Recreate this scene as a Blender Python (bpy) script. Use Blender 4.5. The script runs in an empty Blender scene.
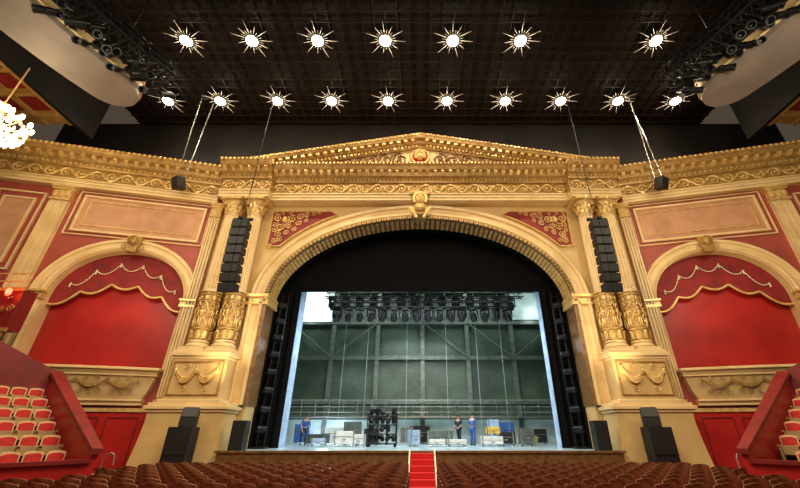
import bpy, bmesh, math, random
from mathutils import Matrix, Vector
random.seed(7)
S=bpy.context.scene
COL=S.collection
try:
    S.view_settings.view_transform='Standard'
except Exception: pass
pi=math.pi
# ------------------------------------------------------------ materials
def mat(name,c1,c2=None,ns=3.0,rough=.5,metal=0,bump=0,bs=12,kind='noise',emis=None,es=0,spec=.5):
    m=bpy.data.materials.new(name); m.use_nodes=True
    nt=m.node_tree; N=nt.nodes; L=nt.links
    b=N['Principled BSDF']
    b.inputs['Roughness'].default_value=rough; b.inputs['Metallic'].default_value=metal
    b.inputs['Specular IOR Level'].default_value=spec
    tc=N.new('ShaderNodeTexCoord')
    if c2 is None: c2=tuple(x*.8 for x in c1)
    n=N.new('ShaderNodeTexNoise'); n.inputs['Scale'].default_value=ns; n.inputs['Detail'].default_value=6
    L.new(tc.outputs['Object'],n.inputs['Vector'])
    r=N.new('ShaderNodeValToRGB'); r.color_ramp.elements[0].position=.36; r.color_ramp.elements[1].position=.62
    r.color_ramp.elements[0].color=(*c2,1); r.color_ramp.elements[1].color=(*c1,1)
    L.new(n.outputs['Fac'],r.inputs['Fac']); L.new(r.outputs['Color'],b.inputs['Base Color'])
    if bump:
        if kind=='voronoi':
            t=N.new('ShaderNodeTexVoronoi'); t.inputs['Scale'].default_value=bs; o=t.outputs['Distance']
        elif kind=='wave':
            t=N.new('ShaderNodeTexWave'); t.inputs['Scale'].default_value=bs; o=t.outputs['Fac']
        else:
            t=N.new('ShaderNodeTexNoise'); t.inputs['Scale'].default_value=bs; o=t.outputs['Fac']
        L.new(tc.outputs['Object'],t.inputs['Vector'])
        bp=N.new('ShaderNodeBump'); bp.inputs['Strength'].default_value=bump; bp.inputs['Distance'].default_value=.06
        L.new(o,bp.inputs['Height']); L.new(bp.outputs['Normal'],b.inputs['Normal'])
    if emis:
        b.inputs['Emission Color'].default_value=(*emis,1); b.inputs['Emission Strength'].default_value=es
    return m
GOLD=mat('gilded_plaster',(.47,.285,.085),(.32,.18,.05),3,.36,.25,.1,14)
GOLDL=mat('bright_gilding',(.80,.56,.22),(.60,.38,.12),4,.30,.25,.08,18)
CREAM=mat('cream_plaster',(.75,.56,.285),(.66,.47,.215),1.2,.42,0,.03,10)
OCHRE=mat('ochre_plaster',(.62,.43,.185),(.54,.36,.14),.8,.5,0,.03,10)
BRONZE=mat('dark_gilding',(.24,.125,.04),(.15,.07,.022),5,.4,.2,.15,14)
RED=mat('red_wall_paint',(.43,.016,.012),(.35,.011,.009),1.0,.38,0,.05,6)
SPRED=mat('deep_red_field',(.26,.025,.018),(.19,.015,.012),1.2,.5)
ROSE=mat('dusty_rose_plaster',(.36,.068,.045),(.30,.052,.036),1.0,.5)
TAN=mat('tan_salmon_panel',(.56,.29,.155),(.48,.23,.12),1.6,.45)
DRED=mat('dark_red_panel',(.20,.009,.008),(.13,.006,.005),2,.5)
VEL=mat('crimson_velvet',(.26,.008,.009),(.17,.005,.006),2,.65)
WHT=mat('off_white_cord',(.80,.66,.44),None,5,.6)
BLACK=mat('black_fabric',(.005,.005,.006),None,3,.9,0,0,spec=.1)
BLKM=mat('black_metal',(.015,.015,.016),(.008,.008,.009),6,.45,.5)
BLKP=mat('black_speaker_paint',(.014,.013,.013),None,20,.5,0,.3,60,spec=.3)
GRIL=mat('speaker_grille',(.03,.03,.032),(.012,.012,.012),90,.5,.4)
CEIL=mat('black_ceiling',(.010,.007,.006),(.005,.004,.0035),.6,.7,0,.5,8,spec=.2)
GRID=mat('dark_bronze_grid',(.022,.012,.007),None,2,.5,.3,spec=.3)
GREY=mat('pale_grey_soffit',(.25,.215,.185),(.20,.17,.145),1,.5)
WOOD=mat('brown_seat_wood',(.30,.13,.06),(.10,.036,.018),7,.25,0,.1,14)
SRED=mat('red_seat_fabric',(.50,.02,.014),(.36,.012,.010),8,.8)
BEIGE=mat('beige_seat_edge',(.62,.42,.20),(.50,.32,.15),5,.6)
CARP=mat('red_carpet',(.60,.012,.012),(.45,.008,.008),20,.9)
FLO=mat('dark_floor',(.05,.02,.014),None,3,.6)
STG=mat('stage_floor_grey',(.50,.66,.74),(.36,.48,.56),1.2,.22,0,.05,5)
TEAL=mat('grey_green_stage_wall',(.070,.105,.072),(.032,.050,.036),.5,.35,0,.2,4)
WSTG=mat('pale_stage_white',(.50,.60,.60),(.33,.42,.42),1,.7)
STEEL=mat('painted_steel',(.14,.17,.15),(.08,.10,.085),3,.4,.3)
CHR=mat('brushed_steel',(.7,.68,.62),None,5,.25,.9)
BLUEW=mat('pale_blue_drape',(.40,.56,.78),(.28,.41,.62),2,.7)
SKIN=mat('skin',(.62,.36,.25),None,5,.5)
BLUEC=mat('blue_work_cloth',(.04,.13,.42),None,5,.8)
DARKC=mat('dark_cloth',(.03,.035,.05),None,5,.8)
HAIR=mat('brown_hair',(.06,.03,.015),None,9,.7)
YEL=mat('yellow_plastic',(.75,.50,.08),None,5,.5)
WHITEP=mat('white_paint',(.75,.78,.80),None,3,.4)
LAMP=mat('lamp_glow',(1,.9,.7),None,1,.5,emis=(1,.88,.66),es=40)
STARW=mat('starburst_white',(.97,.93,.85),None,3,.5,0)  # white of the added starburst fins
GLOWA=mat('bright_area_glow',(.9,.95,1),None,1,.5,emis=(.75,.92,.92),es=.6)  # glow put into the material for the bright wall area
BULB=mat('bulb_glow',(1,.9,.7),None,1,.5,emis=(1,.80,.45),es=14)
REDG=mat('red_glow',(1,.1,.05),None,1,.5,emis=(1,.06,.03),es=8)
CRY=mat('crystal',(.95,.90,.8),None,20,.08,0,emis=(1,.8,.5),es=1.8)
# ------------------------------------------------------------ mesh builder
class MB:
    def __init__(s): s.v=[]; s.f=[]
    def add(s,vs,fs,M=None):
        o=len(s.v)
        s.v+= [tuple(M@Vector(p)) if M else tuple(p) for p in vs]
        s.f+= [tuple(i+o for i in f) for f in fs]; return s
    def box(s,x0,x1,y0,y1,z0,z1,M=None):
        vs=[(x,y,z) for x in(x0,x1) for y in(y0,y1) for z in(z0,z1)]
        return s.add(vs,[(0,1,3,2),(4,6,7,5),(0,4,5,1),(2,3,7,6),(0,2,6,4),(1,5,7,3)],M)
    def cbox(s,c,d,M=None):
        return s.box(c[0]-d[0]/2,c[0]+d[0]/2,c[1]-d[1]/2,c[1]+d[1]/2,c[2]-d[2]/2,c[2]+d[2]/2,M)
    def rings(s,R,closed=False,caps=True,M=None):
        n=len(R[0]); vs=[p for r in R for p in r]; fs=[]
        m=len(R)
        for i in range(m if closed else m-1):
            a=i*n; b=((i+1)%m)*n
            for j in range(n):
                k=(j+1)%n; fs.append((a+j,a+k,b+k,b+j))
        if caps and not closed:
            fs.append(tuple(range(n-1,-1,-1))); fs.append(tuple((m-1)*n+j for j in range(n)))
        return s.add(vs,fs,M)
    def lathe(s,prof,n=24,c=(0,0),M=None,fl=None):
        R=[]
        for r,z in prof:
            ring=[]
            for j in range(n):
                a=2*pi*j/n; rr=r
                if fl: rr=r*(1-fl*(j%4 in(1,2,3))*(1 if j%4==2 else .7))
                ring.append((c[0]+rr*math.cos(a),c[1]+rr*math.sin(a),z))
            R.append(ring)
        return s.rings(R,M=M)
    def tube(s,P,r,n=6,M=None,closed=False):
        P=[Vector(p) for p in P]; R=[]; m=len(P)
        for i,p in enumerate(P):
            if closed: t=P[(i+1)%m]-P[i-1]
            else: t=P[min(i+1,m-1)]-P[max(i-1,0)]
            if t.length<1e-9: t=Vector((0,0,1))
            t.normalize()
            up=Vector((0,1,0)) if abs(t.y)<.9 else Vector((1,0,0))
            a=t.cross(up).normalized(); b=t.cross(a).normalized()
            rr=r[i] if isinstance(r,(list,tuple)) else r
            R.append([tuple(p+a*rr*math.cos(2*pi*j/n)+b*rr*math.sin(2*pi*j/n)) for j in range(n)])
        return s.rings(R,closed=closed,M=M)
    def ell(s,c,r,nu=8,nv=5,M=None,rot=0):
        R=[]
        ca,sa=math.cos(rot),math.sin(rot)
        for i in range(nv+1):
            t=-pi/2+pi*i/nv; cr=max(math.cos(t),.04)
            ring=[]
            for j in range(nu):
                a=2*pi*j/nu; x=r[0]*cr*math.cos(a); y=r[1]*cr*math.sin(a); z=r[2]*math.sin(t)
                ring.append((c[0]+x*ca-z*sa,c[1]+y,c[2]+x*sa+z*ca))
            R.append(ring)
        return s.rings(R,M=M)
    def prof(s,pr,x0,x1,z=lambda x:0,M=None,n=1):
        R=[]
        for i in range(n+1):
            x=x0+(x1-x0)*i/n
            R.append([(x,y,zz+z(x)) for y,zz in pr])
        return s.rings(R,M=M)
    def poly(s,P,y0,y1,M=None):
        return s.rings([[(x,y0,z) for x,z in P],[(x,y1,z) for x,z in P]],M=M)
    def sweep(s,path,pr,M=None,closed=False):
        return s.rings([[(x+nx*r,y,z+nz*r) for r,y in pr] for x,z,nx,nz in path],closed=closed,M=M)
def meshobj(name,mb,m,parent=None,M=None,mirror=False,smooth=True,bevel=0):
    me=bpy.data.meshes.new(name)
    vs=[(-x,y,z) for x,y,z in mb.v] if mirror else mb.v
    me.from_pydata(vs,[],mb.f)
    bm=bmesh.new(); bm.from_mesh(me); bmesh.ops.recalc_face_normals(bm,faces=bm.faces); bm.to_mesh(me); bm.free()
    if smooth:
        me.shade_smooth(); me.set_sharp_from_angle(angle=.65)
    me.materials.append(m)
    o=bpy.data.objects.new(name,me); COL.objects.link(o)
    if parent: o.parent=parent
    if M is not None: o.matrix_local=M
    if bevel:
        b=o.modifiers.new('bevel','BEVEL'); b.width=bevel; b.segments=2; b.limit_method='ANGLE'
    return o
def empty(name,label,cat,M=None,group=None):
    o=bpy.data.objects.new(name,None); COL.objects.link(o); o.empty_display_size=.3
    o['label']=label; o['category']=cat
    if group: o['group']=group
    if M is not None: o.matrix_world=M
    return o
def struct(o,label):
    o['kind']='structure'; o['label']=label; o['category']='trim' if o.name.startswith('trim') else o.name.split('_')[0]
    return o
def T(x=0,y=0,z=0,rz=0): return Matrix.Translation((x,y,z))@Matrix.Rotation(rz,4,'Z')
def dup(o,M):
    c=o.copy(); COL.objects.link(c); c.matrix_world=M
    for k in list(o.children):
        kk=k.copy(); COL.objects.link(kk); kk.parent=c; kk.matrix_parent_inverse=Matrix.Identity(4)
    return c
# ------------------------------------------------------------ ornament
def spiral(mb,cx,cz,R,y,d=1,start=0,turns=1.6,th=.13,leaf=True):
    P=[];rr=[];n=18
    for i in range(n+1):
        u=i/n; a=start+d*u*turns*2*pi; r=R*(1-u)**.8+R*.08
        P.append((cx+r*math.cos(a),y,cz+r*math.sin(a))); rr.append(R*th*(1-.45*u))
    mb.tube(P,rr,5); mb.ell((cx,y,cz),(R*.2,R*.16,R*.2),6,4)
    if leaf:
        for a in (start+.6*d,start+1.5*d,start+2.6*d,start+3.8*d):
            q=1.1*R*(1-abs(a-start)/10)
            mb.ell((cx+q*math.cos(a),y,cz+q*math.sin(a)),(R*.30,R*.1,R*.12),6,4,rot=a+.7*d)
def frieze(mb,x0,x1,zc,h,y):
    n=max(2,int(round((x1-x0)/(h*1.0)))); st=(x1-x0)/n
    for i in range(n):
        d=1 if i%2 else -1
        spiral(mb,x0+st*(i+.5),zc+d*.04*h,h*.38,y,d,pi if d>0 else pi)
    W=[(x0+(x1-x0)*i/(n*6),y,zc+h*.40*math.sin(i/6*pi)) for i in range(n*6+1)]
    mb.tube(W,h*.045,5)
def swag(mb,x0,x1,z,drop,y,r,balls=True,n=14):
    P=[];rr=[]
    for i in range(n+1):
        u=i/n; P.append((x0+(x1-x0)*u,y,z-drop*4*u*(1-u))); rr.append(r*(.55+.9*math.sin(pi*u)))
    mb.tube(P,[q*.7 for q in rr],6)
    if balls:
        for i in range(1,n):
            p=P[i]
            for k in (-1,0,1): mb.ell((p[0]+random.uniform(-.02,.02),p[1]-rr[i]*.5,p[2]+k*rr[i]*.75),(rr[i]*.5,rr[i]*.5,rr[i]*.5),5,3)
def tassel(mb,x,z,y,s):
    mb.ell((x,y,z),(s*.35,s*.3,s*.35),6,4)
    mb.lathe([(s*.12,z-s*.2),(s*.3,z-s*.6),(s*.34,z-s*1.5),(s*.2,z-s*1.7)],7,(x,y))
def mask_head(mb,x,y,z,s):
    mb.ell((x,y,z),(s*.42,s*.38,s*.55),12,9)
    mb.ell((x,y-s*.38,z-s*.02),(s*.08,s*.13,s*.17),6,4)
    for k in(-1,1):
        mb.ell((x+k*s*.16,y-s*.33,z+s*.1),(s*.09,s*.06,s*.05),6,4)
        mb.ell((x+k*s*.17,y-s*.34,z+s*.19),(s*.13,s*.05,s*.03),6,3)
        mb.ell((x+k*s*.42,y,z),(s*.07,s*.1,s*.14),6,4)
    mb.ell((x,y-s*.34,z-s*.25),(s*.15,s*.06,s*.05),6,4)
    for i in range(13):
        a=-.5+ (pi+1)*i/12
        mb.ell((x+s*.48*math.cos(a),y-s*.05,z+s*.58*math.sin(a)+.05*s),(s*.15,s*.16,s*.15),6,4)
def rect_frame(mb,x0,x1,z0,z1,w,y0,y1):
    mb.box(x0,x1,y1,y0,z1-w,z1); mb.box(x0,x1,y1,y0,z0,z0+w)
    mb.box(x0,x0+w,y1,y0,z0+w,z1-w); mb.box(x1-w,x1,y1,y0,z0+w,z1-w)
def arch_path(a,b,z0,zb=None,n=48,cx=0):
    P=[]
    if zb is not None: P.append((cx-a,zb,-1,0))
    for i in range(n+1):
        t=pi*i/n; P.append((cx-a*math.cos(t),z0+b*math.sin(t),-math.cos(t),math.sin(t)))
    if zb is not None: P.append((cx+a,zb,1,0))
    return P
def arch_strip(mb,path,zt,y0,y1):
    mb.rings([[(x,y0,z),(x,y0,zt),(x,y1,zt),(x,y1,z)] for x,z,_,_ in path])
MC=T(0,18,0)
ANG=math.radians(13.5)
MR=T(11.2,18,0,-ANG); ML=T(-11.2,18,0,ANG)
ZA,ZF,ZK,ZT=13.35,13.75,14.5,15.4   # architrave, frieze, cornice, top
WD=1.1
# ------------------------------------------------------------ central facade
w=MB()
for k in(-1,1): w.box(min(k*7.8,k*11.4),max(k*7.8,k*11.4),0,WD,0,ZT)
arch_strip(w,arch_path(7.8,4.8,7.8),ZT,0,WD)
struct(meshobj('wall_back',w,OCHRE,M=MC,smooth=False),'ochre plastered proscenium wall with great arched opening')
w=MB()
for k in(-1,1): w.box(min(k*8.1,k*13),max(k*8.1,k*13),WD,2.3,0,ZT)
arch_strip(w,arch_path(8.1,5.1,7.8),ZT,WD,2.3)
struct(meshobj('wall_masking',w,BLACK,M=MC,smooth=False),'black lined inner wall behind the proscenium arch')
# entablature
def cornice_profile(y):
    return [(0.3,ZK),(y-.08,ZK),(y-.12,ZK+.12),(y-.32,ZK+.30),(y-.38,ZK+.50),(y-.62,ZK+.55),(y-.66,ZK+.72),(y-.76,ZK+.86),(y-.80,ZT),(0.3,ZT)]
def entab(x0,x1,y,par,mirror=False,dx=.42,fr=True):
    m=MB(); m.prof([(.3,ZA),(y-.02,ZA),(y-.02,ZA+.16),(y-.07,ZA+.17),(y-.07,ZA+.32),(y-.14,ZA+.34),(y-.14,ZF),(.3,ZF)],x0,x1)
    meshobj('architrave',m,CREAM,par,mirror=mirror,smooth=False)
    m=MB(); m.prof([(.3,ZF),(y,ZF),(y,ZK),(.3,ZK)],x0,x1); meshobj('frieze_band',m,GOLD,par,mirror=mirror,smooth=False)
    m=MB()
    if fr: frieze(m,x0+.1,x1-.1,(ZF+ZK)/2,.70,y-.05)
    meshobj('frieze_scrollwork',m,GOLDL,par,mirror=mirror)
    m=MB(); m.prof(cornice_profile(y),x0,x1); meshobj('cornice',m,GOLD,par,mirror=mirror,smooth=False)
    m=MB(); n=int((x1-x0)/dx); st=(x1-x0)/n
    for i in range(n):
        x=x0+st*(i+.5)
        m.prof([(y-.3,ZK+.52),(y-.3,ZK+.34),(y-.42,ZK+.36),(y-.58,ZK+.46),(y-.58,ZK+.55)],x-.09,x+.09)
    n2=n*2; st=(x1-x0)/n2
    for i in range(n2):
        x=x0+st*(i+.5); m.box(x-.06,x+.06,y-.2,y-.05,ZK+.1,ZK+.24)
        m.ell((x,y-.82,ZT-.08),(.07,.05,.09),5,3)
    meshobj('modillion_row',m,GOLDL,par,mirror=mirror)
e=empty('trim_1','gilded classical entablature with scrollwork frieze above the proscenium arch','trim',MC); e['kind']='structure'
entab(-8.35,8.35,-.7,e)
for k in (-1,1):
    e=empty('trim_%d'%(2 if k<0 else 3),'gilded entablature block breaking forward over paired columns','trim',MC); e['kind']='structure'
    a,b=sorted((k*8.3,k*11.05)); entab(a,b,-1.12,e)
# pediment
ped=empty('pediment','gilded triangular pediment with scroll relief and red medallion','pediment',MC)
PX=11.2; PZ=17.55; SL=(PZ-ZT)/PX
zl=lambda x:PZ-SL*abs(x)
m=MB(); m.poly([(-10.7,ZT),(10.7,ZT),(0,PZ-.3)],-.8,.3); meshobj('tympanum',m,CREAM,ped,smooth=False)
m=MB()
pr=[(.3,-.62),(-.92,-.62),(-.98,-.52),(-1.15,-.42),(-1.2,-.27),(-1.42,-.23),(-1.48,-.1),(-1.55,0.02),(.3,.02)]
for k in(-1,1): m.prof(pr,0,k*PX,z=zl)
meshobj('raking_cornice',m,GOLD,ped,smooth=False)
m=MB()
for i in range(-26,27):
    x=i*.42
    if i==0: continue
    z=zl(x); m.box(x-.1,x+.1,-1.40,-1.1,z-.40,z-.25); m.box(x-.06,x+.06,-1.12,-.94,z-.60,z-.47); m.box(x+.15,x+.27,-1.12,-.94,z-.60,z-.47)
    m.ell((x,-1.55,z-.06),(.09,.05,.07),5,3); m.ell((x+.21,-1.55,z-.06),(.09,.05,.07),5,3)
meshobj('raking_modillions',m,GOLDL,ped)
m=MB()
for k in(-1,1):
    for x,R in((1.15,.44),(2.0,.40),(2.8,.37),(3.55,.34),(4.25,.30),(4.9,.27),(5.5,.24),(6.05,.21),(6.55,.18),(7.0,.15),(7.4,.13)):
        zc=ZT+.24+R*1.1
        spiral(m,k*x,zc,R,-.86,k*(1 if int(x*2)%2 else -1),pi/2,th=.17)
    for x,R in((1.6,.16),(2.42,.15),(3.2,.13),(3.9,.12),(4.6,.10)):
        spiral(m,k*x,zl(x)-.95,R,-.86,-k,0,th=.2)
    m.tube([(k*(.7+.65*i),-.86,ZT+.38+.22*math.sin(i*1.3)*(1-i/12)) for i in range(12)],.05,5)
meshobj('tympanum_scrollwork',m,BRONZE,ped)
m=MB(); zc=16.25
m.tube([(.52*math.cos(2*pi*i/24),-.92,zc+.52*math.sin(2*pi*i/24)) for i in range(24)],.09,6,closed=True)
mask_head(m,0,-1.02,zc,.56); meshobj('medallion_mask',m,GOLDL,ped)
m=MB(); m.rings([[(.5*math.cos(2*pi*i/24),y,zc+.5*math.sin(2*pi*i/24)) for i in range(24)] for y in(-.92,-.78)]); meshobj('medallion_disc',m,RED,ped)
# proscenium arch surround
arc=empty('proscenium_arch','gilded arch surround with coffered soffit and imposts','arch',MC)
path=arch_path(7.8,4.8,7.8,2.9,72)
m=MB(); m.sweep(path,[(0,.05),(0,-.22),(.06,-.30),(.16,-.30),(.2,-.2),(.26,-.14),(.52,-.14),(.56,-.26),(.68,-.30),(.76,-.22),(.78,.05)])
meshobj('archivolt',m,CREAM,arc)
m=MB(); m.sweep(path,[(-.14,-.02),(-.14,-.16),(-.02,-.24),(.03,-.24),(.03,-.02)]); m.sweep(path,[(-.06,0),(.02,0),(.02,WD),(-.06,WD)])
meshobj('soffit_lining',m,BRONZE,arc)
m=MB()
NC=84
p2=arch_path(7.8,4.8,7.8,None,NC)
for i in range(len(p2)-1):
    x=(p2[i][0]+p2[i+1][0])/2; z=(p2[i][1]+p2[i+1][1])/2
    a=math.atan2(p2[i+1][1]-p2[i][1],p2[i+1][0]-p2[i][0])
    R=Matrix.Translation((x,0,z))@Matrix.Rotation(-a,4,'Y')
    for y in(.2,.55,.9):
        m.box(-.08,.08,y-.13,y+.13,-.12,-.03,R)
        m.ell((0,y,-.13),(.05,.08,.04),6,3,R)
meshobj('soffit_coffers',m,GOLDL,arc)
m=MB()
for i in range(len(p2)-1):
    x=(p2[i][0]+p2[i+1][0])/2; z=(p2[i][1]+p2[i+1][1])/2
    a=math.atan2(p2[i+1][1]-p2[i][1],p2[i+1][0]-p2[i][0])
    R=Matrix.Translation((x,0,z))@Matrix.Rotation(-a,4,'Y')
    for q in(-.08,.08): m.box(q-.04,q+.04,-.3,-.2,-.14,-.02,R)
meshobj('bead_moulding',m,GOLDL,arc)
for k in(-1,1):
    m=MB(); a,b=sorted((k*7.6,k*8.62))
    for z0,z1,g in((7.5,7.62,.30),(7.62,7.85,.22),(7.85,8.02,.38)): m.box(a-(.04 if g>.25 else 0),b+(.04 if g>.25 else 0),-g,WD,z0,z1)
    meshobj('impost',m,GOLDL,arc,bevel=.02)
# keystone
ks=empty('keystone','gilded keystone with carved bust and leafy scrolls','keystone',MC)
m=MB(); m.poly([(-.30,12.3),(.30,12.3),(.48,13.5),(-.48,13.5)],-.95,-.1)
m.prof([(-.95,13.45),(-1.1,13.5),(-1.15,13.62),(-.9,13.66)],-.58,.58)
meshobj('bracket',m,GOLD,ks,bevel=.03)
m=MB(); mask_head(m,0,-1.12,13.15,.7)
m.ell((0,-1.05,12.72),(.32,.2,.25),10,6); meshobj('carved_bust',m,GOLDL,ks)
m=MB()
for k in(-1,1):
    spiral(m,k*.5,12.55,.22,-1.0,k,pi/2); spiral(m,k*.52,13.75,.2,-1.1,-k,-pi/2)
    for i in range(5): m.ell((k*(.45-.06*i),-1.0,12.6-.12*i),(.2-.02*i,.08,.09),6,4,rot=k*.8)
meshobj('leaf_scroll',m,GOLDL,ks)
# spandrels
for k in(-1,1):
    sp=empty('spandrel_panel','deep red spandrel panel with fine gilded scroll relief','wall panel',MC)
    C=[(8.85*math.cos(t),7.8+5.85*math.sin(t)) for t in [math.radians(31+ i*2.7) for i in range(11)]]
    P=[(8.3,C[0][1])]+[(x,z) for x,z in C if x<8.25 and z<12.95]+[(5.0,13.02),(8.3,13.02)]
    P=[(k*x,z) for x,z in P]
    m=MB(); m.poly(P,-.06,.05); meshobj('red_field',m,SPRED,sp,smooth=False)
    m=MB(); m.tube([(x,-.08,z) for x,z in P],.055,6,closed=True); meshobj('gilt_moulding',m,GOLDL,sp)
    m=MB()
    for x,z,R,d in((7.55,12.45,.22,1),(7.95,12.55,.22,-1),(7.15,12.5,.22,-1),(6.75,12.68,.2,1),(7.75,12.0,.22,1),(7.3,12.05,.18,-1),(8.05,12.15,.16,1),(7.8,11.55,.2,-1),(8.08,11.8,.13,1),(7.4,11.65,.15,1),(7.95,11.15,.17,1),(7.65,11.2,.14,-1),(6.35,12.75,.17,-1),(6.8,12.25,.17,1),(6.0,12.85,.14,1),(6.4,12.4,.12,1),(5.65,12.9,.11,-1),(7.0,11.85,.14,1),(8.1,10.8,.12,-1),(8.1,12.88,.11,1),(7.3,12.86,.11,1),(7.7,12.86,.11,-1)):
        spiral(m,k*x,z,R,-.12,d*k,pi/3,th=.15)
    m.ell((k*7.55,-.16,12.42),(.15,.12,.2),8,5); meshobj('scroll_relief',m,GOLDL,sp)
# ------------------------------------------------------------ columns
def leafstrip(mb,a,r0,z0,h,wd,curl):
    P=[]
    for i in range(7):
        u=i/6; r=r0+.03+curl*(u**3)*.9; z=z0+h*(u if u<.85 else .85-(u-.85)*.9)
        wv=wd*(math.sin(pi*(.18+.75*u))**.7)
        c,s_=math.cos(a),math.sin(a)
        tx,ty=-s_,c
        P.append([(c*(r-.02)-tx*wv,s_*(r-.02)-ty*wv,z),(c*(r+.03),s_*(r+.03),z),(c*(r-.02)+tx*wv,s_*(r-.02)+ty*wv,z),(c*(r-.05),s_*(r-.05),z)])
    mb.rings(P)
col=empty('column','fluted gilded corinthian column with richly carved lower drum','column',T(9.05,17.4,5.1),'paired proscenium columns')
m=MB(); m.cbox((0,0,.08),(1.04,1.04,.16)); m.lathe([(.50,.16),(.53,.22),(.50,.29),(.45,.32),(.45,.36),(.49,.41),(.45,.48)],28); meshobj('column_base',m,CREAM,col)
m=MB(); m.lathe([(.42,.46),(.435,.7),(.44,1.5),(.43,2.3),(.42,2.75),(.42,2.82)],28)
meshobj('drum_core',m,GOLD,col)
m=MB()
for rr,z in((.45,.55),(.45,2.68),(.455,1.0),(.455,2.3)): m.tube([(rr*math.cos(2*pi*i/24),rr*math.sin(2*pi*i/24),z) for i in range(24)],.032,5,closed=True)
for j in range(9):
    a=2*pi*j/9
    leafstrip(m,a,.43,.55,.42,.12,.06)
    mm=Matrix.Rotation(a,4,'Z')@Matrix.Translation((.45,0,2.48)); m.ell((0,0,0),(.04,.09,.13),6,4,mm)
    m.tube([(.455*math.cos(a+u*.35),.455*math.sin(a+u*.35),2.28-.22*math.sin(pi*u/2)) for u in (0,.5,1,1.5,2)],.03,4)
for j in range(6):
    a=2*pi*j/6-pi/2
    mm=Matrix.Rotation(a,4,'Z')@Matrix.Translation((.455,0,0))
    m.ell((0,0,1.98),(.05,.055,.07),7,5,mm); m.ell((0,0,1.75),(.055,.085,.16),7,5,mm); m.ell((0,.045,1.35),(.045,.04,.25),6,5,mm); m.ell((0,-.05,1.37),(.045,.04,.24),6,5,mm)
    m.tube([(0.01,.08,1.85),(.04,.17,1.72),(.02,.20,1.92)],.025,4,mm); m.tube([(0.01,-.08,1.85),(.04,-.15,1.68),(.02,-.08,1.58)],.025,4,mm)
    a2=a+pi/6
    m.tube([((.455)*math.cos(a2+.16*math.sin(u*1.1)),(.455)*math.sin(a2+.16*math.sin(u*1.1)),1.05+u*.105) for u in range(12)],.025,4)
    for u in range(7):
        b=a2+.2*(1 if u%2 else -1); mm=Matrix.Rotation(b,4,'Z')@Matrix.Translation((.45,0,1.12+.17*u)); m.ell((0,0,0),(.03,.05,.035),5,3,mm)
meshobj('carved_drum',m,GOLDL,col)
m=MB(); m.lathe([(.46,2.8),(.47,2.86),(.44,2.94)],28); m.lathe([(.41,2.92),(.41,4.5),(.39,6.0),(.36,7.2)],80,fl=.13); m.lathe([(.36,7.18),(.40,7.24),(.36,7.3)],28)
meshobj('fluted_shaft',m,CREAM,col)
m=MB(); m.lathe([(.36,7.28),(.36,7.7),(.40,7.95),(.50,8.08)],24)
for j in range(8):
    leafstrip(m,2*pi*j/8,.36,7.3,.36,.13,.18); leafstrip(m,2*pi*(j+.5)/8,.38,7.45,.45,.12,.2)
for j in range(4):
    a=pi/4+j*pi/2; mm=Matrix.Rotation(a,4,'Z')@Matrix.Translation((.50,0,7.92))
    P=[(.13*(1-i/14)*math.cos(i*.75),0,.13*(1-i/14)*math.sin(i*.75)) for i in range(13)]; m.tube(P,.035,5,mm)
m.poly([(-.54,8.1),(.54,8.1),(.57,8.25),(-.57,8.25)],-.56,.56); m.ell((0,-.56,8.14),(.1,.06,.1),6,4)
meshobj('capital',m,GOLDL,col)
for x in(10.25,-9.05,-10.25): dup(col,T(x,17.4,5.1))
# pedestals
for k in(-1,1):
    pd=empty('column_pedestal','ochre pedestal with gilded garland panel above a smooth flared base','pedestal',T(k*9.62,17.4,0))
    m=MB()
    m.rings([[(-hw,-o,z),(hw,-o,z),(hw,.6,z),(-hw,.6,z)] for z,hw,o in((0,1.75,.85),(.5,1.72,.82),(1.4,1.62,.74),(2.2,1.57,.68),(2.75,1.6,.70))])
    meshobj('smooth_base',m,OCHRE,pd,smooth=True)
    m=MB(); m.box(-1.2,1.2,-.6,.6,2.75,4.85)
    meshobj('pedestal_body',m,OCHRE,pd,smooth=False,bevel=.03)
    m=MB()
    for z0,z1,g in((2.55,2.66,.06),(2.66,2.80,.14),(2.80,2.92,.04)): m.box(-1.6-g,1.6+g,-.70-g,.6,z0,z1)
    for z0,z1,g in((2.92,3.05,.12),(4.7,4.82,.03),(4.82,4.98,.12),(4.98,5.1,.06)): m.box(-1.2-g,1.2+g,-.60-g,.6,z0,z1)
    meshobj('pedestal_moulding',m,CREAM,pd,smooth=False,bevel=.02)
    m=MB(); rect_frame(m,-1.1,1.1,3.2,4.6,.06,-.60,-.66)
    meshobj('panel_frame',m,GOLD,pd,smooth=False)
    m=MB()
    swag(m,-.9,0,4.3,.5,-.66,.085,n=20); swag(m,0,.9,4.3,.5,-.66,.085,n=20)
    for x in(-.9,0,.9): tassel(m,x,4.36,-.66,.18)
    for x in(-.45,.45):
        spiral(m,x,4.35,.14,-.66,1); spiral(m,x,3.5,.14,-.64,-1)
    meshobj('garland_relief',m,GOLDL,pd)
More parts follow.
